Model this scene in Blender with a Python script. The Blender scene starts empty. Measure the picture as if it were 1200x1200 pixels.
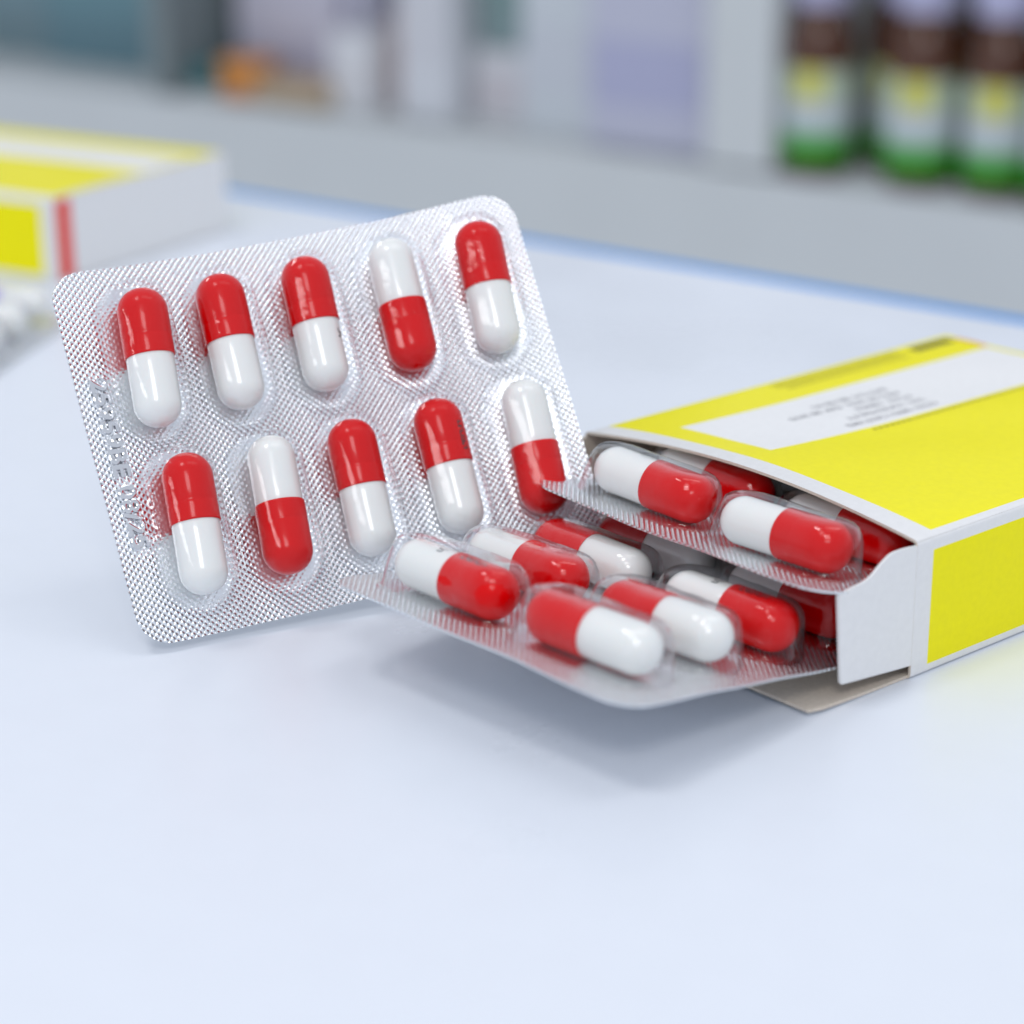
import bpy, bmesh, math, random
from mathutils import Matrix, Vector
random.seed(7)
MM = 0.001
scene = bpy.context.scene
col = scene.collection

# ------------------------------------------------------------------ camera
PITCH, ROLL, CAMH, FPX = 0.340, 0.006, 131.73, 2664.2
cam = bpy.data.cameras.new('camera')
cam.sensor_width = 36.0
cam.lens = 36.0 * FPX / 1200.0
cam.clip_start, cam.clip_end = 0.01, 50
cam.dof.use_dof = True
cam.dof.focus_distance = 0.336
cam.dof.aperture_fstop = 10.5
cam.dof.aperture_blades = 0
cam_o = bpy.data.objects.new('camera', cam)
col.objects.link(cam_o)
cam_o.location = (0, 0, CAMH * MM)
cam_o.rotation_euler = (Matrix.Rotation(math.pi / 2 - PITCH, 3, 'X') @ Matrix.Rotation(-ROLL, 3, 'Z')).to_euler()
scene.camera = cam_o

# ------------------------------------------------------------------ world, lamps and an added fill (indoor, shop lighting)
world = bpy.data.worlds.new('World')
scene.world = world
world.use_nodes = True
bg = world.node_tree.nodes['Background']
bg.inputs[0].default_value = (0.83, 0.89, 1.0, 1)
bg.inputs[1].default_value = 0.76
scene.view_settings.view_transform = 'Standard'
scene.view_settings.look = 'None'
scene.view_settings.gamma = 1
scene.view_settings.exposure = 0.03
scene.view_settings.use_curve_mapping = False
scene.render.engine = 'CYCLES'
scene.cycles.use_denoising = True
scene.cycles.max_bounces = 10
scene.cycles.transparent_max_bounces = 32
scene.cycles.caustics_refractive = False
scene.cycles.caustics_reflective = True
scene.cycles.blur_glossy = 1.0
scene.cycles.sample_clamp_indirect = 4.0


def area(name, target, direction, dist, sx, sy, power, color):
    l = bpy.data.lights.new(name, 'AREA')
    l.shape = 'RECTANGLE'
    l.size, l.size_y = sx, sy
    l.energy = power
    l.color = color
    o = bpy.data.objects.new(name, l)
    col.objects.link(o)
    d = Vector(direction).normalized()
    o.location = Vector(target) * MM + d * dist
    o.rotation_euler = d.to_track_quat('Z', 'Y').to_euler()
    return o


area('front_lamp', (0, 310, 10), (0.0, -0.74, 0.68), 1.80, 0.50, 0.34, 6.2, (1.0, 0.98, 0.97))
area('overhead_lamp', (0, 310, 10), (-0.32, -0.12, 0.95), 1.80, 0.46, 0.32, 5.8, (1.0, 0.98, 0.97))
area('aisle_fill', (300, 900, 0), (0.1, -0.3, 0.95), 1.5, 1.0, 0.3, 2.0, (1.0, 0.99, 0.97))  # added fill to brighten the cabinet zone, stands for no known lamp


# ------------------------------------------------------------------ helpers
def Rz(a):
    return Matrix.Rotation(a, 3, 'Z')


def link(o, parent=None):
    col.objects.link(o)
    if parent is not None:
        o.parent = parent
    return o


def tag(o, label=None, cat=None, group=None, kind=None):
    if label: o['label'] = label
    if cat: o['category'] = cat
    if group: o['group'] = group
    if kind: o['kind'] = kind
    return o


def empty(name, mat, label, cat, group=None):
    o = bpy.data.objects.new(name, None)
    o.empty_display_size = 0.005
    col.objects.link(o)
    o.matrix_world = mat
    return tag(o, label, cat, group)


def make_mesh(name, verts, faces, mats, smooth=True, uvs=None, attr=None, midx=None):
    me = bpy.data.meshes.new(name)
    me.from_pydata([(x * MM, y * MM, z * MM) for x, y, z in verts], [], faces)
    for m in (mats if isinstance(mats, (list, tuple)) else [mats]):
        me.materials.append(m)
    if midx:
        for p, i in zip(me.polygons, midx): p.material_index = i
    if uvs:
        l = me.uv_layers.new(name='UVMap')
        for lp in me.loops:
            l.data[lp.index].uv = uvs[lp.vertex_index]
    if attr:
        a = me.attributes.new(attr[0], 'FLOAT', 'POINT')
        a.data.foreach_set('value', attr[1])
    bm = bmesh.new(); bm.from_mesh(me)
    bmesh.ops.recalc_face_normals(bm, faces=bm.faces)
    bm.to_mesh(me); bm.free()
    if smooth:
        me.polygons.foreach_set('use_smooth', [True] * len(me.polygons))
        try: me.set_sharp_from_angle(angle=math.radians(40))
        except Exception: pass
    me.update()
    return me


def part(name, me, parent=None):
    return link(bpy.data.objects.new(name, me), parent)


def box_mesh(name, x0, x1, y0, y1, z0, z1, mat, bevel=0.0):
    bm = bmesh.new()
    bmesh.ops.create_cube(bm, size=1)
    for v in bm.verts:
        v.co = Vector((x0 + (x1 - x0) * (v.co.x + .5), y0 + (y1 - y0) * (v.co.y + .5), z0 + (z1 - z0) * (v.co.z + .5))) * MM
    if bevel:
        bmesh.ops.bevel(bm, geom=list(bm.edges), offset=bevel * MM, segments=3, profile=0.5, affect='EDGES')
    me = bpy.data.meshes.new(name)
    bm.to_mesh(me); bm.free()
    me.materials.append(mat)
    return me


def lathe(name, prof, mat, n=40):
    verts, faces = [], []
    for r, z in prof:
        for i in range(n):
            a = 2 * math.pi * i / n
            verts.append((r * math.cos(a), r * math.sin(a), z))
    for k in range(len(prof) - 1):
        for i in range(n):
            j = (i + 1) % n
            faces.append((k * n + i, k * n + j, (k + 1) * n + j, (k + 1) * n + i))
    if prof[0][0] > 0.01: faces.append(tuple(range(n))[::-1])
    if prof[-1][0] > 0.01: faces.append(tuple((len(prof) - 1) * n + i for i in range(n)))
    return make_mesh(name, verts, faces, mat)


def text_geo(s, size, extrude=0.0, bevel=0.0, spacing=1.0, align='LEFT', res=3):
    c = bpy.data.curves.new('lettering', 'FONT')
    c.body = s
    c.size = size
    c.extrude = extrude
    c.bevel_depth = bevel
    c.bevel_resolution = 1
    c.space_character = spacing
    c.align_x = align
    c.resolution_u = res
    o = bpy.data.objects.new('lettering', c)
    col.objects.link(o)
    dg = bpy.context.evaluated_depsgraph_get()
    me = o.evaluated_get(dg).to_mesh()
    v = [tuple(x.co) for x in me.vertices]
    f = [tuple(p.vertices) for p in me.polygons]
    o.evaluated_get(dg).to_mesh_clear()
    bpy.data.objects.remove(o)
    bpy.data.curves.remove(c)
    return v, f


# ------------------------------------------------------------------ materials
def new_mat(name):
    m = bpy.data.materials.new(name)
    m.use_nodes = True
    return m, m.node_tree.nodes, m.node_tree.links, m.node_tree.nodes['Principled BSDF']


def math_node(N, L, op, a, b=None, c=None):
    n = N.new('ShaderNodeMath')
    n.operation = op
    for i, x in enumerate((a, b, c)):
        if x is None: continue
        if isinstance(x, (int, float)): n.inputs[i].default_value = x
        else: L.new(x, n.inputs[i])
    return n.outputs[0]


def simple(name, rgb, rough=0.4, coat=0.0, noise=0.0, nscale=400.0, bump=0.0, spec=0.5, metal=0.0, sss=0.0):
    m, N, L, B = new_mat(name)
    B.inputs['Base Color'].default_value = (*rgb, 1)
    B.inputs['Roughness'].default_value = rough
    B.inputs['Coat Weight'].default_value = coat
    B.inputs['Coat Roughness'].default_value = 0.06
    B.inputs['Specular IOR Level'].default_value = spec
    B.inputs['Metallic'].default_value = metal
    if sss:
        B.inputs['Subsurface Weight'].default_value = sss
        B.inputs['Subsurface Radius'].default_value = (1, .6, .5)
        B.inputs['Subsurface Scale'].default_value = 0.0012
    if noise or bump:
        tc = N.new('ShaderNodeTexCoord')
        nz = N.new('ShaderNodeTexNoise')
        nz.inputs['Scale'].default_value = nscale
        nz.inputs['Detail'].default_value = 5
        L.new(tc.outputs['Object'], nz.inputs['Vector'])
        if noise:
            mx = N.new('ShaderNodeMix'); mx.data_type = 'RGBA'; mx.blend_type = 'MULTIPLY'
            mx.inputs[0].default_value = 1.0
            mx.inputs[6].default_value = (*rgb, 1)
            mr = N.new('ShaderNodeMapRange')
            mr.inputs[1].default_value, mr.inputs[2].default_value = 0.3, 0.7
            mr.inputs[3].default_value, mr.inputs[4].default_value = 1 - noise, 1.0
            L.new(nz.outputs['Fac'], mr.inputs[0])
            L.new(mr.outputs[0], mx.inputs[7])
            L.new(mx.outputs[2], B.inputs['Base Color'])
        if bump:
            bp = N.new('ShaderNodeBump')
            bp.inputs['Distance'].default_value = bump
            L.new(nz.outputs['Fac'], bp.inputs['Height'])
            L.new(bp.outputs[0], B.inputs['Normal'])
    return m


def print_mat(name, base, rects, rough=0.3):
    """coated card with flat printed fields: rects = (u0,u1,v0,v1,rgb) in millimetres of the panel"""
    m, N, L, B = new_mat(name)
    uv = N.new('ShaderNodeUVMap')
    sp = N.new('ShaderNodeSeparateXYZ')
    L.new(uv.outputs[0], sp.inputs[0])
    prev = None
    rgb = N.new('ShaderNodeRGB'); rgb.outputs[0].default_value = (*base, 1)
    prev = rgb.outputs[0]
    def soft(a, edge, sgn):
        d = math_node(N, L, 'SUBTRACT', a, edge)
        d = math_node(N, L, 'MULTIPLY', d, sgn * 12.0)
        n = N.new('ShaderNodeMath'); n.operation = 'ADD'; n.use_clamp = True
        L.new(d, n.inputs[0]); n.inputs[1].default_value = 0.5
        return n.outputs[0]
    for u0, u1, v0, v1, c in rects:
        k = math_node(N, L, 'MULTIPLY', soft(sp.outputs[0], u0, 1), soft(sp.outputs[0], u1, -1))
        k = math_node(N, L, 'MULTIPLY', k, math_node(N, L, 'MULTIPLY', soft(sp.outputs[1], v0, 1), soft(sp.outputs[1], v1, -1)))
        mx = N.new('ShaderNodeMix'); mx.data_type = 'RGBA'
        L.new(k, mx.inputs[0]); L.new(prev, mx.inputs[6]); mx.inputs[7].default_value = (*c, 1)
        prev = mx.outputs[2]
    # faint wear in the card: fine grain and a few scuffs
    tc = N.new('ShaderNodeTexCoord')
    nz = N.new('ShaderNodeTexNoise'); nz.inputs['Scale'].default_value = 900; nz.inputs['Detail'].default_value = 6
    L.new(tc.outputs['Object'], nz.inputs['Vector'])
    mr = N.new('ShaderNodeMapRange')
    mr.inputs[1].default_value, mr.inputs[2].default_value = 0.3, 0.7
    mr.inputs[3].default_value, mr.inputs[4].default_value = 0.955, 1.0
    L.new(nz.outputs['Fac'], mr.inputs[0])
    mx = N.new('ShaderNodeMix'); mx.data_type = 'RGBA'; mx.blend_type = 'MULTIPLY'; mx.inputs[0].default_value = 1
    L.new(prev, mx.inputs[6]); L.new(mr.outputs[0], mx.inputs[7])
    L.new(mx.outputs[2], B.inputs['Base Color'])
    B.inputs['Roughness'].default_value = rough
    B.inputs['Specular IOR Level'].default_value = 0.16
    n2 = N.new('ShaderNodeTexNoise'); n2.inputs['Scale'].default_value = 160; n2.inputs['Detail'].default_value = 3
    L.new(tc.outputs['Object'], n2.inputs['Vector'])
    bp = N.new('ShaderNodeBump'); bp.inputs['Distance'].default_value = 0.00012; bp.inputs['Strength'].default_value = 0.5
    L.new(n2.outputs['Fac'], bp.inputs['Height']); L.new(bp.outputs[0], B.inputs['Normal'])
    return m


def foil_material():
    m, N, L, B = new_mat('embossed_aluminium_foil')
    B.inputs['Base Color'].default_value = (0.87, 0.895, 0.925, 1)
    B.inputs['Metallic'].default_value = 1.0
    B.inputs['Roughness'].default_value = 0.24
    B.inputs['Coat Weight'].default_value = 0.5
    B.inputs['Coat Roughness'].default_value = 0.08
    uv = N.new('ShaderNodeUVMap'); sp = N.new('ShaderNodeSeparateXYZ'); L.new(uv.outputs[0], sp.inputs[0])
    k = math.pi / 1.06
    a = math_node(N, L, 'MULTIPLY', math_node(N, L, 'ADD', sp.outputs[0], sp.outputs[1]), k)
    b = math_node(N, L, 'MULTIPLY', math_node(N, L, 'SUBTRACT', sp.outputs[0], sp.outputs[1]), k)
    ca = math_node(N, L, 'ABSOLUTE', math_node(N, L, 'SINE', a))
    cb = math_node(N, L, 'ABSOLUTE', math_node(N, L, 'SINE', b))
    h = math_node(N, L, 'POWER', math_node(N, L, 'MULTIPLY', ca, cb), 1.6)
    at = N.new('ShaderNodeAttribute'); at.attribute_name = 'emboss'
    h = math_node(N, L, 'MULTIPLY', h, at.outputs['Fac'])
    nz = N.new('ShaderNodeTexNoise'); nz.inputs['Scale'].default_value = 0.55; nz.inputs['Detail'].default_value = 4
    L.new(uv.outputs[0], nz.inputs['Vector'])
    h = math_node(N, L, 'ADD', h, math_node(N, L, 'MULTIPLY', nz.outputs['Fac'], 0.30))
    bp = N.new('ShaderNodeBump'); bp.inputs['Distance'].default_value = 0.00021; bp.inputs['Strength'].default_value = 1.0
    L.new(h, bp.inputs['Height']); L.new(bp.outputs[0], B.inputs['Normal']); L.new(bp.outputs[0], B.inputs['Coat Normal'])
    return m


def film_material():
    """thin clear plastic film: clear straight through, mirror-like at grazing angles"""
    m, N, L, B = new_mat('clear_blister_film')
    N.remove(B)
    out = N['Material Output']
    tr = N.new('ShaderNodeBsdfTransparent'); tr.inputs[0].default_value = (0.965, 0.97, 0.98, 1)
    gl = N.new('ShaderNodeBsdfGlossy'); gl.inputs['Roughness'].default_value = 0.07
    gl.inputs[0].default_value = (1, 1, 1, 1)
    lw = N.new('ShaderNodeLayerWeight'); lw.inputs[0].default_value = 0.5
    tc = N.new('ShaderNodeTexCoord')
    nz = N.new('ShaderNodeTexNoise'); nz.inputs['Scale'].default_value = 420; nz.inputs['Detail'].default_value = 3
    L.new(tc.outputs['Object'], nz.inputs['Vector'])
    bp = N.new('ShaderNodeBump'); bp.inputs['Distance'].default_value = 0.00035; bp.inputs['Strength'].default_value = 0.28
    L.new(nz.outputs['Fac'], bp.inputs['Height'])
    L.new(bp.outputs[0], gl.inputs['Normal']); L.new(bp.outputs[0], lw.inputs['Normal'])
    p5 = math_node(N, L, 'POWER', lw.outputs['Facing'], 2.3)
    k = N.new('ShaderNodeMath'); k.operation = 'MULTIPLY_ADD'; k.use_clamp = True
    k.inputs[1].default_value = 0.7; k.inputs[2].default_value = 0.02
    L.new(p5, k.inputs[0])
    mx = N.new('ShaderNodeMixShader')
    L.new(k.outputs[0], mx.inputs[0]); L.new(tr.outputs[0], mx.inputs[1]); L.new(gl.outputs[0], mx.inputs[2])
    L.new(mx.outputs[0], out.inputs['Surface'])
    return m


WHITE = (0.80, 0.80, 0.80)
YEL = (0.93, 0.85, 0.0)
M = {}
M['foil'] = foil_material()
M['film'] = film_material()
M['foil_plain'] = simple('pressed_foil', (0.74, 0.75, 0.78), 0.12, metal=1.0)
M['red'] = simple('red_gelatin', (0.70, 0.0, 0.001), 0.24, coat=0.24, spec=0.10, bump=0.00004, nscale=700)
M['white'] = simple('white_gelatin', (0.88, 0.88, 0.84), 0.25, coat=0.6, sss=0.15)
M['violet'] = simple('violet_gelatin', (0.42, 0.36, 0.75), 0.25, coat=0.6)
M['ink'] = simple('black_ink', (0.02, 0.02, 0.025), 0.4)
M['grey_ink'] = simple('grey_ink', (0.12, 0.12, 0.15), 0.5)
M['olive_ink'] = simple('dark_print_on_yellow', (0.42, 0.38, 0.01), 0.5)
M['ink_logo'] = simple('dark_logo_print', (0.10, 0.09, 0.02), 0.5)
M['orange_ink'] = simple('orange_print', (0.85, 0.22, 0.01), 0.5)
M['card_in'] = simple('uncoated_board', (0.72, 0.63, 0.53), 0.7, noise=0.12, nscale=1500)
M['card_white'] = simple('white_coated_card', WHITE, 0.35, noise=0.04, nscale=900)
M['top'] = print_mat('carton_top_print', WHITE, [
    (4.7, 90.6, 1.6, 68.6, YEL), (10.6, 89.3, 38.2, 58.0, (0.88, 0.88, 0.88))])
M['side'] = print_mat('carton_side_print', WHITE, [(3.6, 87.5, 1.4, 19.0, YEL)])
M['table'] = simple('white_laminate', (0.76, 0.80, 0.87), 0.34, noise=0.015, nscale=120, bump=0.00002)
_t = M['table'].node_tree
_n = _t.nodes.new('ShaderNodeTexNoise'); _n.inputs['Scale'].default_value = 14; _n.inputs['Detail'].default_value = 7
_c = _t.nodes.new('ShaderNodeTexCoord'); _t.links.new(_c.outputs['Object'], _n.inputs['Vector'])
_r = _t.nodes.new('ShaderNodeMapRange'); _r.inputs[1].default_value = .35; _r.inputs[2].default_value = .65
_r.inputs[3].default_value = .24; _r.inputs[4].default_value = .42
_t.links.new(_n.outputs['Fac'], _r.inputs[0]); _t.links.new(_r.outputs[0], _t.nodes['Principled BSDF'].inputs['Roughness'])
M['blue'] = simple('blue_edge_band', (0.05, 0.30, 0.74), 0.4, spec=0.2)

# ------------------------------------------------------------------ setting: counter top and display cabinet behind
E_, N_ = Vector((0.792, -0.611, 0)).normalized(), Vector((0.611, 0.792, 0)).normalized()
AISLE = Matrix(((E_.x, N_.x, 0, 0), (E_.y, N_.y, 0, 0), (0, 0, 1, 0), (0, 0, 0, 1)))   # local x along the counter, y away

ct = empty('counter_top', AISLE, 'white laminate counter top with a blue edge band along its far side', 'counter')
ct['kind'] = 'structure'
del ct['category']
part('counter_surface', box_mesh('counter_surface', -900, 700, -260, 465.0, -24, 0, M['table'], 0.6), ct)
part('edge_band', box_mesh('edge_band', -900, 700, 465.2, 471.5, -24.5, -0.2, M['blue'], 0.8), ct)

CAB = 1150.0
cab_white = simple('grey_white_cabinet_board', (0.56, 0.59, 0.60), 0.45, noise=0.03, nscale=20)
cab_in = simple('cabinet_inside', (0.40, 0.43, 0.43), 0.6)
cab_dark = simple('dark_metal_trim', (0.17, 0.21, 0.22), 0.4)
cabinet = empty('display_cabinet', AISLE @ Matrix.Translation(Vector((0, CAB, -520)) * MM),
                'long grey white display cabinet with open compartments behind the counter', 'cabinet')
FL = -128.0 + 520


def cabbox(name, x0, x1, y0, y1, z0, z1, mat, bev=1.0):
    return part(name, box_mesh(name, x0, x1, y0, y1, z0, z1, mat, bev), cabinet)


cabbox('base_panel', -1700, -200, 0, 20, 0, FL - 3, cab_white)
cabbox('compartment_floor', -1700, -200, 20.5, 330, FL - 18, FL, cab_white)
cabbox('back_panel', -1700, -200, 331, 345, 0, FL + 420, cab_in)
cabbox('upright', -740, -693, 0.5, 330, FL + 0.3, FL + 400, cab_white)
cabbox('trim_post', -1216, -1198, 0.5, 330, FL + 0.3, FL + 400, cab_dark)
cabbox('upright', -1700, -1660, 0.5, 330, FL + 0.3, FL + 400, cab_white)
cabbox('upright', -240, -200, 0.5, 330, FL + 0.3, FL + 400, cab_white)
cabbox('top_board', -1700, -200, 0, 345, FL + 421, FL + 440, cab_white)


def cab_mat(x, y, z, rz=0.0):
    return AISLE @ Matrix.Translation(Vector((x, CAB + y, z)) * MM) @ Matrix.Rotation(rz, 4, 'Z')


def shelf_carton(x, y, w, d, h, rgb, band, label, z=-127.7, rz=0.0):
    """a closed carton on the shelf: body, printed band, top flap"""
    e = empty('medicine_carton', cab_mat(x, y, z, rz), label, 'carton', 'cartons in the display cabinet')
    m = simple('carton_card', rgb, 0.45)
    part('carton_body', box_mesh('carton_body', -w / 2, w / 2, 0, d, 0, h, m, 0.8), e)
    part('front_label', box_mesh('front_label', -w / 2 + 3, w / 2 - 3, -0.5, -0.1, h * .25, h * .62, simple('label_print', band, 0.5)), e)
    part('top_flap', box_mesh('top_flap', -w / 2 + .6, w / 2 - .6, .6, d - .6, h + .1, h + .6, m, 0.2), e)
    return e


LAV, PAL = (0.36, 0.36, 0.50), (0.62, 0.64, 0.68)
shelf_carton(-1134, 60, 102, 60, 150, (0.46, 0.45, 0.56), (0.52, 0.51, 0.6), 'tall pale lavender carton standing behind the orange jar')
shelf_carton(-1070, 66, 22, 50, 150, (0.46, 0.47, 0.58), (0.5, 0.5, 0.6), 'slim grey lavender carton right of the tall lavender carton')
shelf_carton(-1188, 24, 17, 40, 17, (0.05, 0.22, 0.24), (0.03, 0.16, 0.18), 'small teal carton beside the dark trim post')
shelf_carton(-1092, 14, 70, 36, 14, (0.45, 0.34, 0.22), (0.5, 0.4, 0.28), 'flat tan carton lying in front of lavender cartons')
shelf_carton(-1030, 90, 62, 50, 150, (0.26, 0.26, 0.34), (0.4, 0.4, 0.48), 'dark violet carton behind the short white carton')
shelf_carton(-1041, 22, 40, 40, 52, (0.62, 0.63, 0.66), (0.6, 0.6, 0.62), 'short white carton in front of the dark violet carton')
shelf_carton(-1010, 40, 18, 30, 68, (0.48, 0.36, 0.34), (0.5, 0.3, 0.25), 'narrow dusty pink carton beside short white carton')
shelf_carton(-972, 18, 46, 40, 150, (0.58, 0.60, 0.64), (0.55, 0.56, 0.6), 'tall white carton in the middle of the compartment')
shelf_carton(-920, 40, 46, 46, 70, (0.20, 0.28, 0.29), (0.18, 0.27, 0.27), 'grey teal carton standing on a pale carton', z=-127.7 + 48.7)
shelf_carton(-920, 36, 50, 52, 48, (0.58, 0.58, 0.61), (0.55, 0.52, 0.55), 'pale carton under the grey teal carton')
shelf_carton(-920, 150, 60, 50, 170, (0.10, 0.18, 0.10), (0.08, 0.15, 0.08), 'dark green carton at the back behind the grey teal carton')
shelf_carton(-866, 22, 56, 46, 112, (0.52, 0.56, 0.60), (0.5, 0.53, 0.58), 'pale grey carton left of the large lavender carton')
shelf_carton(-793, 16, 86, 60, 106, (0.46, 0.47, 0.58), (0.38, 0.39, 0.55), 'large lavender carton beside the wide white upright')
shelf_carton(-772, 80, 34, 34, 160, (0.10, 0.12, 0.16), (0.1, 0.1, 0.14), 'dark slate carton behind the large lavender carton')
shelf_carton(-1330, 60, 120, 50, 150, (0.10, 0.20, 0.24), (0.12, 0.24, 0.28), 'dark teal carton left of the trim post')
shelf_carton(-1244, 70, 44, 50, 150, (0.24, 0.30, 0.29), (0.26, 0.32, 0.31), 'grey green carton right beside the trim post')
shelf_carton(-1440, 70, 80, 50, 150, (0.14, 0.22, 0.25), (0.16, 0.26, 0.3), 'bluish teal carton at the far left of the cabinet')

jar = empty('ointment_jar', cab_mat(-1146, 30, -127.7), 'small round orange jar in front of lavender carton', 'jar')
part('jar_body', lathe('jar_body', [(0, 0), (18, 0), (19, 1), (19, 15), (18, 16), (0, 16)], simple('orange_plastic', (0.60, 0.22, 0.03), 0.35)), jar)
part('jar_lid', lathe('jar_lid', [(0, 16.2), (20, 16.2), (20.5, 17), (20.5, 24), (19.5, 25), (0, 25)], simple('orange_lid', (0.66, 0.27, 0.05), 0.4)), jar)

glass_brown = simple('amber_glass', (0.075, 0.022, 0.006), 0.12, coat=0.3)
label_green = print_mat('bottle_label_print', (0.50, 0.54, 0.60), [(0, 200, 0, 14, (0.03, 0.27, 0.02)), (0, 200, 14, 20, (0.30, 0.48, 0.32)), (0, 200, 34, 56, (0.46, 0.54, 0.42)), (56, 72, 36, 56, (0.58, 0.56, 0.10))], 0.5)
cap_mat = simple('lavender_cap', (0.42, 0.42, 0.60), 0.4)
body_me = lathe('bottle_body', [(0, 0), (18, 0), (20, 1.5), (20, 66), (19.3, 75), (17, 85), (14, 92), (13.5, 100), (0, 100)], glass_brown)
cap_me = lathe('bottle_cap', [(0, 97), (16, 97), (16.5, 98), (16.5, 119), (15.5, 121), (0, 121)], cap_mat)


def bottle_label_mesh():
    n, v, f, uv = 48, [], [], []
    for i in range(n + 1):
        a = -math.pi * 0.92 + 2 * math.pi * 0.92 * i / n - math.pi / 2
        for r, z in ((20.15, 8), (20.4, 8), (20.4, 62), (20.15, 62)):
            v.append((r * math.cos(a), r * math.sin(a), z))
            uv.append((20.4 * (a + math.pi / 2 + math.pi * .92) , z - 8))
    for i in range(n):
        for k in range(4):
            f.append((i * 4 + k, i * 4 + (k + 1) % 4, i * 4 + 4 + (k + 1) % 4, i * 4 + 4 + k))
    return make_mesh('bottle_label', v, f, label_green, uvs=uv)


label_me = bottle_label_mesh()
bl = [(-673, 20, 'front amber syrup bottle nearest the white upright'),
      (-640, 60, 'amber syrup bottle set back between the two leftmost front bottles'),
      (-607, 22, 'second front amber syrup bottle from the white upright'),
      (-584, 66, 'amber syrup bottle set back behind second and third front bottles'),
      (-559, 24, 'third front amber syrup bottle from the white upright'),
      (-524, 60, 'amber syrup bottle set back at the edge of the picture'),
      (-512, 14, 'rightmost front amber syrup bottle at the edge of the picture'),
      (-668, 104, 'rearmost amber syrup bottle at the left'), (-612, 108, 'rearmost amber syrup bottle in the middle'),
      (-556, 108, 'rearmost amber syrup bottle at the right')]
for x, y, lab in bl:
    b = empty('syrup_bottle', cab_mat(x, y, -127.7, random.uniform(-.15, .15)), lab, 'bottle', 'amber bottles in the display cabinet')
    part('bottle_body', body_me, b); part('bottle_label', label_me, b); part('bottle_cap', cap_me, b)

# ------------------------------------------------------------------ capsules
CL, CR, BR = 21.8, 3.86, 3.64          # length, cap radius, body radius


def capsule_profiles():
    cap = []                            # red cap: from rim near the middle to the tip (+z)
    rim = -0.1
    cap += [(BR - .05, rim + .12), (CR - .10, rim), (CR - .02, rim + .10), (CR, rim + .3)]
    tip = CL / 2
    zc = tip - CR * 0.97
    cap += [(CR, zc * .35), (CR, zc * .38), (CR - .05, zc * .41), (CR, zc * .44), (CR - .01, zc)]
    for i in range(1, 15):
        a = math.pi / 2 * i / 14
        cap.append((max(0.0, CR * math.cos(a) ** 0.94), zc + CR * 0.97 * math.sin(a)))
    body = []
    zb = -CL / 2 + BR * 0.97
    for i in range(0, 15):
        a = math.pi / 2 * (1 - i / 14)
        body.append((max(0.0, BR * math.cos(a) ** 0.94), zb - BR * 0.97 * math.sin(a)))
    body += [(BR, -1.5), (BR, 0.0), (BR - .1, 0.3)]
    return cap, body


pc, pb = capsule_profiles()
cap_mesh = lathe('capsule_cap', pc, M['red'], 48)
body_mesh_c = lathe('capsule_body', pb, M['white'], 48)
violet_mesh = lathe('violet_cap', pc, M['violet'], 48)


def wrap_print(strokes, z0, r, mat, name, scale=1.0):
    """flat ink marks laid on the capsule wall; strokes = (along, across, length, width) in mm"""
    v, f = [], []
    for a, c, ln, wd in strokes:
        n0 = len(v)
        for i in range(3):
            for j in range(3):
                ang = (c + (j - 1) * wd / 2) / r
                v.append((r * math.sin(ang), -r * math.cos(ang) * -1, z0 + a + (i - 1) * ln / 2))
        for i in range(2):
            for j in range(2):
                k = n0 + i * 3 + j
                f.append((k, k + 1, k + 4, k + 3))
    return make_mesh(name, v, f, mat)


red_marks = [(0.2, .0, .25, 1.0), (.55, -.4, .5, .25), (.9, .3, .4, .5), (1.3, 0, .25, 1.0), (1.7, .35, .5, .3), (1.75, -.3, .5, .3),
             (2.2, 0, .25, 1.0), (2.6, .3, .4, .3), (3.0, 0, .25, .9), (3.35, -.35, .4, .25), (3.8, 0, .3, 1.0), (4.3, .3, .5, .25), (4.6, 0, .22, .9)]
white_marks = [(0, -.45, .9, .25), (.35, -.1, .25, .7), (0, .2, .7, .22), (-.4, .45, .25, .6), (.6, .5, .8, .22)]
print_red_me = wrap_print(red_marks, 1.4, CR + .012, M['ink'], 'cap_print')
print_white_me = wrap_print(white_marks, -2.8, BR + .012, M['ink'], 'body_print')


def capsule(mat4, label, group, prints=(), red=True, roll=0.0):
    e = empty('capsule', mat4 @ Matrix.Rotation(roll, 4, 'Z'), label, 'capsule', group)
    c = part('cap', cap_mesh if red else violet_mesh, e)
    b = part('body', body_mesh_c, e)
    if 'r' in prints: part('print', print_red_me, c)
    if 'w' in prints: part('print', print_white_me, b)
    return e


# ------------------------------------------------------------------ blister packs
W, HB = 75.36, 58.84
MU, MV, DU, DV, ST = 10.77, 15.78, 14.07, 26.75, 0.14
PA, PBL, PHT = 5.6, 12.7, 7.95        # pocket half width, half length, height


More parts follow.
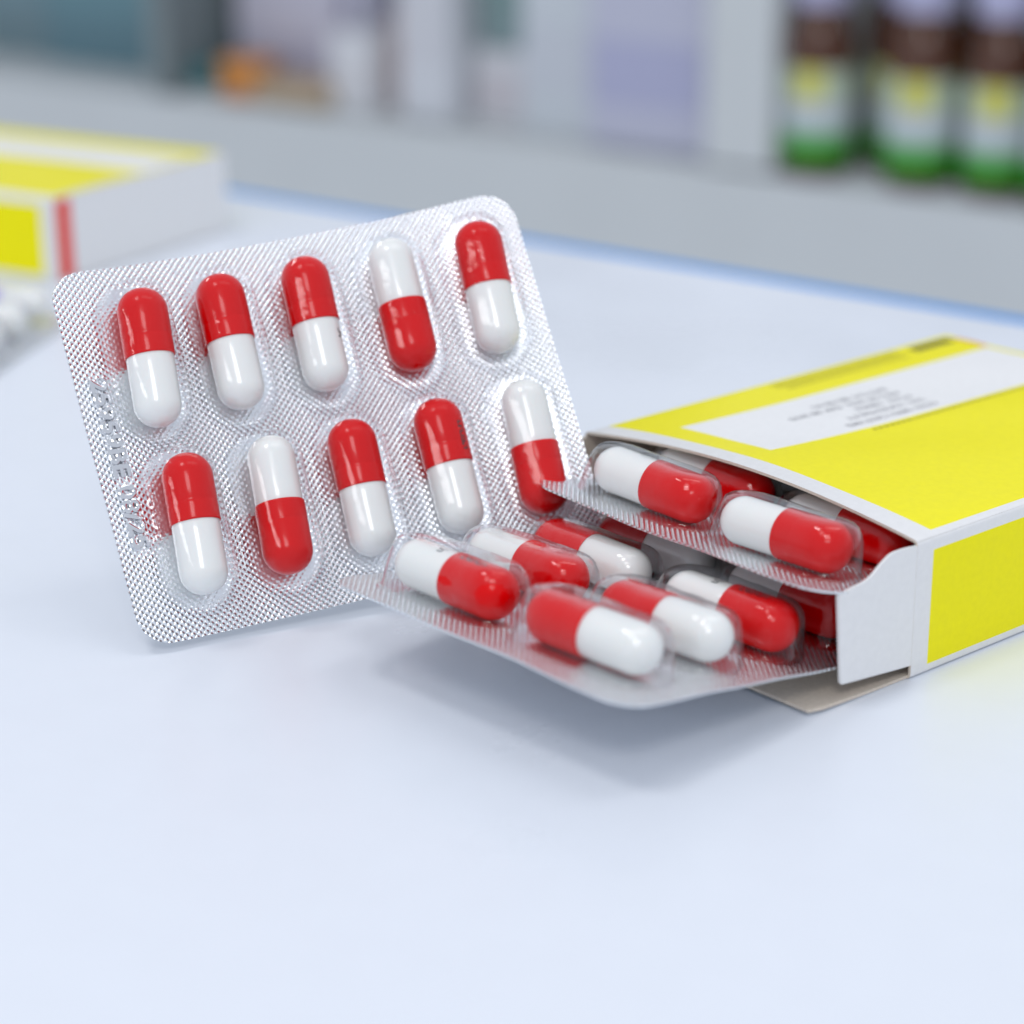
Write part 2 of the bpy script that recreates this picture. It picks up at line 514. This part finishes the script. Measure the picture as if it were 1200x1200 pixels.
class Frame:
    def __init__(s, o, u, v, w, k=0.0, axis=0):
        s.o, s.u, s.v, s.w = (Vector(x) for x in (o, u, v, w))
        s.k, s.axis = k, axis
        s.c = (W / 2, HB / 2)[axis]

    def bend(s, u, v, w):
        t = (u, v)[s.axis] - s.c
        d = 2 * s.k * t
        if s.axis == 0: u2, v2 = u - w * d, v
        else: u2, v2 = u, v - w * d
        w += 0.10 * math.sin(.16 * u + 1.3) * math.sin(.19 * v + .6) + 0.05 * math.sin(.41 * u - .3 * v) + 0.10
        return (u2, HB - v2, w + s.k * t * t)              # local x,y,z of the pack (y up the sheet)

    def matrix(s):
        o = s.o + s.v * HB
        y = -s.v
        return Matrix(((s.u.x, y.x, s.w.x, o.x * MM), (s.u.y, y.y, s.w.y, o.y * MM), (s.u.z, y.z, s.w.z, o.z * MM), (0, 0, 0, 1)))


def frame_from(x, y, z, yaw, a, b, k, axis):
    m = Rz(yaw) @ Matrix.Rotation(a, 3, 'Y') @ Matrix.Rotation(b, 3, 'X')
    u = m @ Vector((1, 0, 0)); w = m @ Vector((0, 0, 1)); v = u.cross(w)
    return Frame((x, y, z), u, v, w, k, axis)


def foil_mesh(F, tscale=0.3, text_strip=True):
    r = 5.0
    vs = []
    n = 7
    for i in range(n): vs.append(r * (1 - math.cos(math.pi / 2 * i / n)))
    step = 0.62
    k = int((HB - 2 * r) / step)
    vs += [r + (HB - 2 * r) * i / k for i in range(k + 1)]
    vs += [HB - x for x in reversed(vs[:n])]
    nu = 122
    verts, uvs, emb, faces = [], [], [], []
    def ext(v):
        d = max(r - v, v - (HB - r), 0)
        return r - math.sqrt(max(r * r - d * d, 0))
    for side in (0, 1):
        for v in vs:
            e = ext(v)
            for i in range(nu + 1):
                u = e + (W - 2 * e) * i / nu
                verts.append(F.bend(u, v, 0.0 if side == 0 else -tscale))
                uvs.append((u, v))
                m = 1.0
                for rr in (0, 1):
                    for cc in range(5):
                        du = abs(u - (MU + cc * DU + rr * ST)); dv = abs(v - (MV + rr * DV))
                        dd = math.hypot(du, max(dv - (PBL - PA), 0))
                        m = min(m, max(0.0, min(1.0, (dd - PA + .5) / 0.7)))
                m = 0.22 + 0.78 * m
                if text_strip and 1.9 < u < 5.2 and 16 < v < 45.5: m = 0.5
                emb.append(m if side == 0 else 0.8)
    nr, nc = len(vs), nu + 1
    for side in (0, 1):
        o = side * nr * nc
        for j in range(nr - 1):
            for i in range(nu):
                q = (o + j * nc + i, o + j * nc + i + 1, o + (j + 1) * nc + i + 1, o + (j + 1) * nc + i)
                faces.append(q if side else q[::-1])
    ring = [i for i in range(nc)] + [j * nc + nu for j in range(1, nr)] + [(nr - 1) * nc + i for i in range(nu - 1, -1, -1)] + [j * nc for j in range(nr - 2, 0, -1)]
    off = nr * nc
    for a, b in zip(ring, ring[1:] + ring[:1]):
        faces.append((a, b, b + off, a + off))
    return make_mesh('foil_sheet', verts, faces, M['foil'], uvs=uvs, attr=('emboss', emb))


POCKET = [(-.80, .06), (-.34, .14), (-.08, .42), (.08, 1.1), (.18, 2.2), (.30, 3.6), (.48, 5.0), (.80, 6.2), (1.3, 7.05), (1.95, 7.55), (2.8, 7.8), (3.7, 7.92), (4.6, 7.98)]


def pocket_mesh(F, cu, cv, slant, seed):
    rnd = random.Random(seed)
    ph = [rnd.uniform(0, 6.28) for _ in range(4)]
    n_arc, n_str = 12, 6
    verts, faces, ring_n = [], [], None
    for ins, w in POCKET:
        a = PA - ins
        half = PBL - PA - (0.25 * max(ins, 0))
        ring = []
        for i in range(n_arc + 1):
            t = math.pi * i / n_arc
            ring.append((a * math.cos(t), -half - a * math.sin(t)))
        for i in range(1, n_str): ring.append((-a, -half + 2 * half * i / n_str))
        for i in range(n_arc + 1):
            t = math.pi + math.pi * i / n_arc
            ring.append((a * math.cos(t), half - a * math.sin(t)))
        for i in range(1, n_str): ring.append((a, half - 2 * half * i / n_str))
        ring_n = len(ring)
        for q, (x, y) in enumerate(ring):
            th = math.atan2(y, x)
            wob = 1 + 0.012 * math.sin(3 * th + ph[0]) + 0.010 * math.sin(7 * th + ph[1] + w * .4)
            x, y = x * wob, y * wob
            c, s = math.cos(slant), math.sin(slant)
            verts.append(F.bend(cu + x * c - y * s, cv + x * s + y * c, max(w + (0.06 * math.sin(5 * th + ph[2]) if w > .5 else 0), .05)))
    for k in range(len(POCKET) - 1):
        for i in range(ring_n):
            j = (i + 1) % ring_n
            faces.append((k * ring_n + i, k * ring_n + j, (k + 1) * ring_n + j, (k + 1) * ring_n + i))
    # close the top
    top = (len(POCKET) - 1) * ring_n
    na = n_arc
    faces.append(tuple(top + i for i in range(ring_n)))
    return make_mesh('pocket', verts, faces, M['film'])


def blister(F, label, group, slant=0.0, code=True):
    e = empty('blister_pack', F.matrix(), label, 'blister pack', group)
    part('foil_sheet', foil_mesh(F, text_strip=code), e)
    for rr in (0, 1):
        for cc in range(5):
            part('pocket', pocket_mesh(F, MU + cc * DU + rr * ST, MV + rr * DV, slant, rr * 5 + cc + len(label)), e)
    if code:
        tv, tf = text_geo('25959BE 08/25', 3.6, 0.10, 0.20, 1.0)
        x1 = max(p[0] for p in tv)
        sc = 27.0 / x1
        # text runs down the left edge: along = +v, glyph tops = +u
        vv = [F.bend(2.35 + y, 17.2 + x * sc, 0.26 + z) for x, y, z in tv]
        part('embossed_code', make_mesh('embossed_code', vv, tf, M['foil_plain']), e)
    return e


def capsule_matrix(F, cu, cv, ang, red_first, wz=3.92):
    P = Vector(F.bend(cu, cv, wz)); 
    h = 0.5
    A = Vector(F.bend(cu + math.sin(ang) * h, cv - math.cos(ang) * h, wz))   # towards the v- end
    z = (A - P).normalized() * (1 if red_first else -1)
    wv = (Vector(F.bend(cu, cv, wz + 1)) - P).normalized()
    y = (wv - z * wv.dot(z)).normalized()
    x = y.cross(z)
    m = Matrix(((x.x, y.x, z.x, P.x * MM), (x.y, y.y, z.y, P.y * MM), (x.z, y.z, z.z, P.z * MM), (0, 0, 0, 1)))
    return F.matrix() @ m


ORD = ['leftmost', 'second from left', 'middle', 'fourth from left', 'rightmost']
# --- the pack leaning upright on the counter
FS = Frame((-71.401, 339.321, 48.9), (0.926, 0.365, 0.097), (0.272, -0.466, -0.842), (0.262, -0.806, 0.531), 0.003, 0)
blister(FS, 'silver blister pack leaning upright, ten capsules and pressed code on its edge', 'blister packs', 0.04)
JS = [(0.41, 0.407, 0.102), (-0.413, 0.036, 0.05), (-0.306, -0.26, 0.049), (0.117, -0.28, 0.045), (0.272, 0.235, 0.08),
      (0.382, 0.068, 0.099), (0.115, -0.196, 0.103), (-0.389, -0.032, 0.058), (0.086, -0.193, 0.041), (-0.022, 0.169, 0.082)]
RS = [1, 1, 1, 0, 1, 1, 0, 1, 1, 0]
PS = {2: ('w', 1.0), 8: ('r', .75)}
for i in range(10):
    rr, cc = divmod(i, 5)
    du, dv, an = JS[i]
    pr, rl = PS.get(i, ('', random.uniform(0, 6)))
    capsule(capsule_matrix(FS, MU + cc * DU + rr * ST + du, MV + rr * DV + dv, an, RS[i]),
            f"capsule with {'red' if RS[i] else 'white'} end up, {ORD[cc]} in {'upper' if rr == 0 else 'lower'} row of leaning pack",
            'capsules in the leaning pack', pr, roll=rl)

# --- the lower pack sliding out of the open carton
FLo = frame_from(-26.34 - .4, 302.66 + .4, 14.6, 0.772, 0.170, 0.022, -0.0003, 1)
blister(FLo, 'lower blister pack sticking out of the open carton, tip hanging over the counter', 'blister packs', -0.03, code=False)
JL = {0: (-1.326, 1.006, -0.029), 1: (0.441, -0.474, -0.017), 2: (0.25, -0.587, -0.003), 3: (0.559, -0.525, -0.018),
      5: (-0.73, 0.337, -0.055), 6: (-0.347, 0.478, -0.035), 7: (-0.835, 0.725, -0.078), 8: (0, 0, -0.038)}
RL = {0: 0, 1: 0, 2: 1, 3: 1, 5: 1, 6: 1, 7: 0, 8: 0}
NL = {0: 'at the tip, left row, white end left', 1: 'second in left row, white end left', 2: 'third in left row, red end left',
      3: 'fourth in left row, shaded under upper pack', 5: 'nearest the camera, red end left', 6: 'second in right row, red end left',
      7: 'third in right row, white end left', 8: 'fourth in right row, in shade behind the flap'}
PL = {0: ('rw', .25), 7: ('rw', .2)}
for i, (du, dv, an) in JL.items():
    rr, cc = divmod(i, 5)
    pr, rl = PL.get(i, ('', random.uniform(0, 6)))
    capsule(capsule_matrix(FLo, MU + cc * DU + rr * ST + du, MV + rr * DV + dv, an, RL[i]),
            'capsule in lower carton pack, ' + NL[i], 'capsules in the lower carton pack', pr, roll=rl)

# --- the upper pack in the mouth of the carton
FU = frame_from(2.80 - .5, 329.43 + .6, 19.5, 0.744, 0.205, 0.030, 0.0006, 1)
blister(FU, 'upper blister pack poking out of the carton mouth above the other pack', 'blister packs', -0.04, code=False)
JU = {0: (-0.016, 0.28, -0.083), 1: (0, 0, -.059), 5: (-1.129, 0.718, -0.063), 6: (0, 0, -.059)}
NU = {0: 'front left, clear of the carton mouth', 1: 'behind the front left one, under the carton lid edge',
      5: 'front right beside the side flap', 6: 'tucked under lid edge at the right corner'}
PU = {6: ('r', .1)}
for i, (du, dv, an) in JU.items():
    rr, cc = divmod(i, 5)
    pr, rl = PU.get(i, ('', random.uniform(0, 6)))
    capsule(capsule_matrix(FU, MU + cc * DU + rr * ST + du, MV + rr * DV + dv, an, 0),
            'capsule in upper carton pack, ' + NU[i], 'capsules in the upper carton pack', pr, roll=rl)

# ------------------------------------------------------------------ cartons
TH = 0.45


def sleeve(parent, Lx, Wy, Hz, mats, bow=0.0, flare=0.0):
    """four panels folded round the box; local x = length (0 = mouth), y = width, z = up"""
    r = 0.7
    def corner(cx, cz, a0):
        return [((cx + r * math.cos(a), cz + r * math.sin(a)), (cx + (r - TH) * math.cos(a), cz + (r - TH) * math.sin(a)))
                for a in [a0 + math.pi / 2 * i / 6 for i in range(7)]]
    # counter-clockwise in (y,z) seen from the mouth: right side is y=0
    c_rt = corner(r, Hz - r, math.pi / 2)[::1]       # from top (90deg) to left-facing (180deg) => y=0 side
    c_rb = corner(r, r, math.pi)
    c_lb = corner(Wy - r, r, 1.5 * math.pi)
    c_lt = corner(Wy - r, Hz - r, 0.0)
    def seg(a, b, n):
        return [tuple((a[k][0] + (b[k][0] - a[k][0]) * i / n, a[k][1] + (b[k][1] - a[k][1]) * i / n) for k in (0, 1)) for i in range(1, n)]
    panels = {
        'side_panel': c_rt[3:] + seg(c_rt[-1], c_rb[0], 6) + c_rb[:4],
        'bottom_panel': c_rb[3:] + seg(c_rb[-1], c_lb[0], 10) + c_lb[:4],
        'far_side_panel': c_lb[3:] + seg(c_lb[-1], c_lt[0], 6) + c_lt[:4],
        'top_panel': c_lt[3:] + seg(c_lt[-1], c_rt[0], 26) + c_rt[:4]}
    xs = [Lx * (i / 26) ** 1.3 for i in range(27)]
    for nm, path in panels.items():
        verts, faces, uvs, mi = [], [], [], []
        for x in xs:
            for (o, inn) in path:
                for k, (y, z) in enumerate((o, inn)):
                    dz = 0.0
                    if nm == 'top_panel':
                        s = math.sin(math.pi * min(max(y / Wy, 0), 1))
                        dz = bow * s ** 0.9 * math.exp(-x / 30)
                        dz += 0.12 * math.sin(y * .21 + 1) * math.sin(x * .13) * s
                    verts.append((x, y, z + dz)); uvs.append((x, y if nm in ('top_panel', 'bottom_panel') else z))
        P = len(path)
        idx = lambda i, j, k: (i * P + j) * 2 + k
        for i in range(len(xs) - 1):
            for j in range(P - 1):
                faces.append((idx(i, j, 0), idx(i, j + 1, 0), idx(i + 1, j + 1, 0), idx(i + 1, j, 0))); mi.append(0)
                faces.append((idx(i, j, 1), idx(i + 1, j, 1), idx(i + 1, j + 1, 1), idx(i, j + 1, 1))); mi.append(1)
        for i in (0, len(xs) - 1):
            for j in range(P - 1):
                faces.append((idx(i, j, 0), idx(i, j, 1), idx(i, j + 1, 1), idx(i, j + 1, 0))); mi.append(1)
        base = {'top_panel': mats['top'], 'side_panel': mats['side'], 'far_side_panel': mats['side'], 'bottom_panel': M['card_white']}[nm]
        part('side_panel' if nm == 'far_side_panel' else nm, make_mesh(nm, verts, faces, [base, M['card_in']], uvs=uvs, midx=mi), parent)


def plate(name, outline, d, n, hinge, mats, curl=0.0, th=TH, parent=None):
    """a flat card flap: outline of (along, up) points in the plane spanned by d and z, thickened along n"""
    d, n, hinge = Vector(d), Vector(n), Vector(hinge)
    up = n.cross(d)
    verts, faces, mi = [], [], []
    k = len(outline)
    for off in (th / 2, -th / 2):
        for a, z in outline:
            p = hinge + d * a + up * z + n * (off + curl * a * a)
            verts.append(tuple(p))
    bm_f = [tuple(range(k)), tuple(range(2 * k - 1, k - 1, -1))]
    faces += bm_f; mi += [0, 1]
    for i in range(k):
        j = (i + 1) % k
        faces.append((i, i + k, j + k, j)); mi.append(1)
    return part(name, make_mesh(name, verts, faces, mats, smooth=False, midx=mi), parent)


BYAW, BX, BY = 0.710, 56.94, 299.17
BLn, BWd, BHt = 91.2, 69.1, 21.05
ld, wd = Rz(BYAW) @ Vector((1, 0, 0)), Rz(BYAW) @ Vector((0, 1, 0))
boxM = Matrix.Translation(Vector((BX, BY, 0.05)) * MM) @ Rz(BYAW).to_4x4()
carton = empty('medicine_carton', boxM, 'open yellow and white medicine carton with blister packs sliding out', 'carton', 'yellow and white cartons')
sleeve(carton, BLn, BWd, BHt, M, bow=2.9)
plate('end_panel', [(0.8, .8), (BWd - .8, .8), (BWd - .8, BHt - .8), (.8, BHt - .8)], (0, 1, 0), (-1, 0, 0) if False else (1, 0, 0), (BLn - .3, 0, 0), [M['card_white'], M['card_in']], parent=carton)
# right dust flap, swung a little inwards
ph = math.radians(1.5)


def smooth_curve(pts, n=6):
    out = []
    for i in range(len(pts) - 1):
        p0 = pts[max(i - 1, 0)]; p1 = pts[i]; p2 = pts[i + 1]; p3 = pts[min(i + 2, len(pts) - 1)]
        for k in range(n):
            t = k / n
            out.append(tuple(0.5 * ((2 * p1[q]) + (-p0[q] + p2[q]) * t + (2 * p0[q] - 5 * p1[q] + 4 * p2[q] - p3[q]) * t * t + (-p0[q] + 3 * p1[q] - 3 * p2[q] + p3[q]) * t ** 3) for q in (0, 1)))
    out.append(pts[-1])
    return out


flap_top = smooth_curve([(0, 20.4), (2.6, 20.6), (5.2, 20.5), (6.8, 19.8), (8.2, 18.9), (9.4, 18.1), (11.0, 17.6), (13.4, 17.3), (15.6, 17.1)])
flap_out = [(0, 2.2)] + flap_top + [(15.95, 16.7), (14.7, 3.6), (14.4, 3.3), (2.0, 2.3)]
fd = Vector((-math.cos(ph), math.sin(ph), 0))
fn = Vector((0, 0, 1)).cross(fd) * -1       # up = n x d must be +z
fn = fd.cross(Vector((0, 0, 1)))
plate('dust_flap', [(a, z) for a, z in flap_out], fd, fn, (0, .25, 0), [M['card_in'], M['card_white']] if fn.y > 0 else [M['card_white'], M['card_in']], parent=carton)
# left dust flap, swung outwards behind the leaning pack
ph2 = math.radians(8)
fd2 = Vector((-math.cos(ph2), -math.sin(ph2), 0))
fn2 = fd2.cross(Vector((0, 0, 1)))
plate('dust_flap', [(0, .8), (0, 20.3), (2.6, 20.2), (5.0, 19.6), (7.5, 17.0), (9.0, 15.6), (9.0, 2.0), (1, .9)], fd2, fn2, (0, BWd - .3, 0), [M['card_in'], M['card_in']], parent=carton)
# bottom closing flap lying forward on the counter
bd = Vector((-math.cos(0.0), 0, 0.0))
bv, bf, bm_i = [], [], []
nx = 8
outl = []
for i in range(nx + 1):
    x = -20.5 * i / nx
    z = 0.25 + 0.55 * (i / nx) ** 2
    y0 = 0.6 + (0.0 if i < nx else 0.5)
    y1 = BWd - 0.6
    for y in (y0, y1):
        bv += [(x, y, z + .22), (x, y, z - .22)]
for i in range(nx):
    a = i * 4; b = a + 4
    bf += [(a, a + 2, b + 2, b), (a + 1, b + 1, b + 3, a + 3), (a, b, b + 1, a + 1), (a + 2, a + 3, b + 3, b + 2)]
    bm_i += [0, 1, 0, 0]
bf += [(0, 1, 3, 2), (nx * 4, nx * 4 + 2, nx * 4 + 3, nx * 4 + 1)]; bm_i += [0, 0]
part('closing_flap', make_mesh('closing_flap', bv, bf, [M['card_in'], M['card_white']], smooth=False, midx=bm_i), carton)


def top_text(s, size, x, y, mat, name='lettering', width=None, parent=carton, z=BHt, bow=2.9, Wy=BWd):
    """printed line on the lid; reads from the far end of the box towards the mouth (upside down from here)"""
    tv, tf = text_geo(s, size, spacing=1.05, res=2)
    w0 = max(p[0] for p in tv)
    sc = (width / w0) if width else 1.0
    out = []
    for a, b, c in tv:
        X, Y = x - a * sc, y - b
        s_ = math.sin(math.pi * min(max(Y / Wy, 0), 1))
        dz = bow * s_ ** 0.9 * math.exp(-X / 30) + 0.12 * math.sin(Y * .21 + 1) * math.sin(X * .13) * s_
        out.append((X, Y, z + dz + 0.03))
    return part(name, make_mesh(name, out, tf, mat, smooth=False), parent)


top_text('GTIN: 08901120371003', 2.0, 54, 41.4, M['grey_ink'], width=22.5)
top_text('S/N: 10AZ5YNLTT', 2.0, 54, 44.2, M['grey_ink'], width=19.5)
top_text('PCN: 18096', 2.0, 54, 47.0, M['grey_ink'], width=14)
top_text('MFG 09.2022  EXP 08.2025', 2.0, 54, 49.8, M['grey_ink'], width=27)
top_text('BATCH: BE-98-95', 2.0, 54, 52.6, M['grey_ink'], width=18.5)



def ink_rows(name, x0, x1, rows, hgt, mat, wmin, wmax, gap):
    """rows of tiny printed words too small to read: short flat ink strokes"""
    v, f = [], []
    rnd = random.Random(3)
    for y in rows:
        x = x1
        while x > x0:
            w = rnd.uniform(wmin, wmax)
            for (a, b) in ((x, x - w),):
                n0 = len(v)
                for X, Y in ((a, y), (b, y), (b, y + hgt), (a, y + hgt)):
                    s_ = math.sin(math.pi * min(max(Y / BWd, 0), 1))
                    dz = 2.9 * s_ ** 0.9 * math.exp(-X / 30) + 0.12 * math.sin(Y * .21 + 1) * math.sin(X * .13) * s_
                    v.append((X, Y, BHt + dz + .04))
                f.append((n0, n0 + 1, n0 + 2, n0 + 3))
            x -= w + gap
    return part(name, make_mesh(name, v, f, mat, smooth=False), carton)


ink_rows('small_print', 42, 74, (63.2, 64.9, 66.4), 0.75, M['olive_ink'], .5, 1.1, .35)
ink_rows('small_print', 34, 75, (36.6,), 0.7, M['olive_ink'], .5, 1.2, .4)
ink_rows('logo_mark', 78, 88.5, (64.4,), 2.6, M['ink_logo'], 1.3, 1.9, .3)
sw = [(89.2 + .8 * math.cos(t), 62.0 + 3.6 * math.sin(t)) for t in [math.pi * (-.5 + i / 10) for i in range(11)]]
vv = []
for x, y in sw: vv += [(x - .1, y, BHt + .1), (x + .55, y, BHt + .1)]
part('logo_swoosh', make_mesh('logo_swoosh', vv, [(2 * i, 2 * i + 1, 2 * i + 3, 2 * i + 2) for i in range(10)], M['orange_ink'], smooth=False), carton)

# ------------------------------------------------------------------ closed carton and loose pack further back on the counter
gx = Vector((0.866, -0.50, 0)).normalized()
P0 = Vector((-110.5, 541, 0.05))
org = P0 - gx * BLn
ang = math.atan2(gx.y, gx.x)
back = empty('medicine_carton', Matrix.Translation(org * MM) @ Matrix.Rotation(ang, 4, 'Z'),
             'closed yellow and white carton with a red end stripe, blurred at the left', 'carton', 'yellow and white cartons')
sleeve(back, BLn, BWd, BHt, M, bow=0.2)
for x in (0.2, BLn + 0.25):
    plate('end_panel', [(0.3, .3), (BWd - .3, .3), (BWd - .3, BHt - .3), (.3, BHt - .3)], (0, 1, 0), (1, 0, 0), (x, 0, 0), [M['card_white'], M['card_white']], parent=back)
part('end_stripe', box_mesh('end_stripe', BLn + .5, BLn + .54, 1.0, 6.0, .6, BHt - .8, simple('red_print', (0.80, 0.03, 0.01), 0.4, spec=0.2)), back)
vb = Vector((0.983, -0.181, 0)).normalized()
wb = Vector((0, 0, 1))
ub = wb.cross(vb)
edge0 = Vector((-112.5, 436, 0.4))
FB = Frame(edge0 - vb * HB, ub, vb, wb, 0.0, 0)
blister(FB, 'blurred blister pack lying flat in front of the closed carton', 'blister packs', 0.0, code=False)
FB_ORD = ['nearest', 'second nearest', 'middle one', 'second farthest', 'farthest']
for cc in range(2, 5):
    capsule(capsule_matrix(FB, MU + cc * DU + ST, MV + DV + 1.0, 0.02, 1), f'white and violet capsule in flat blurred pack, {FB_ORD[cc]}',
            'capsules in the flat blurred pack', red=False)
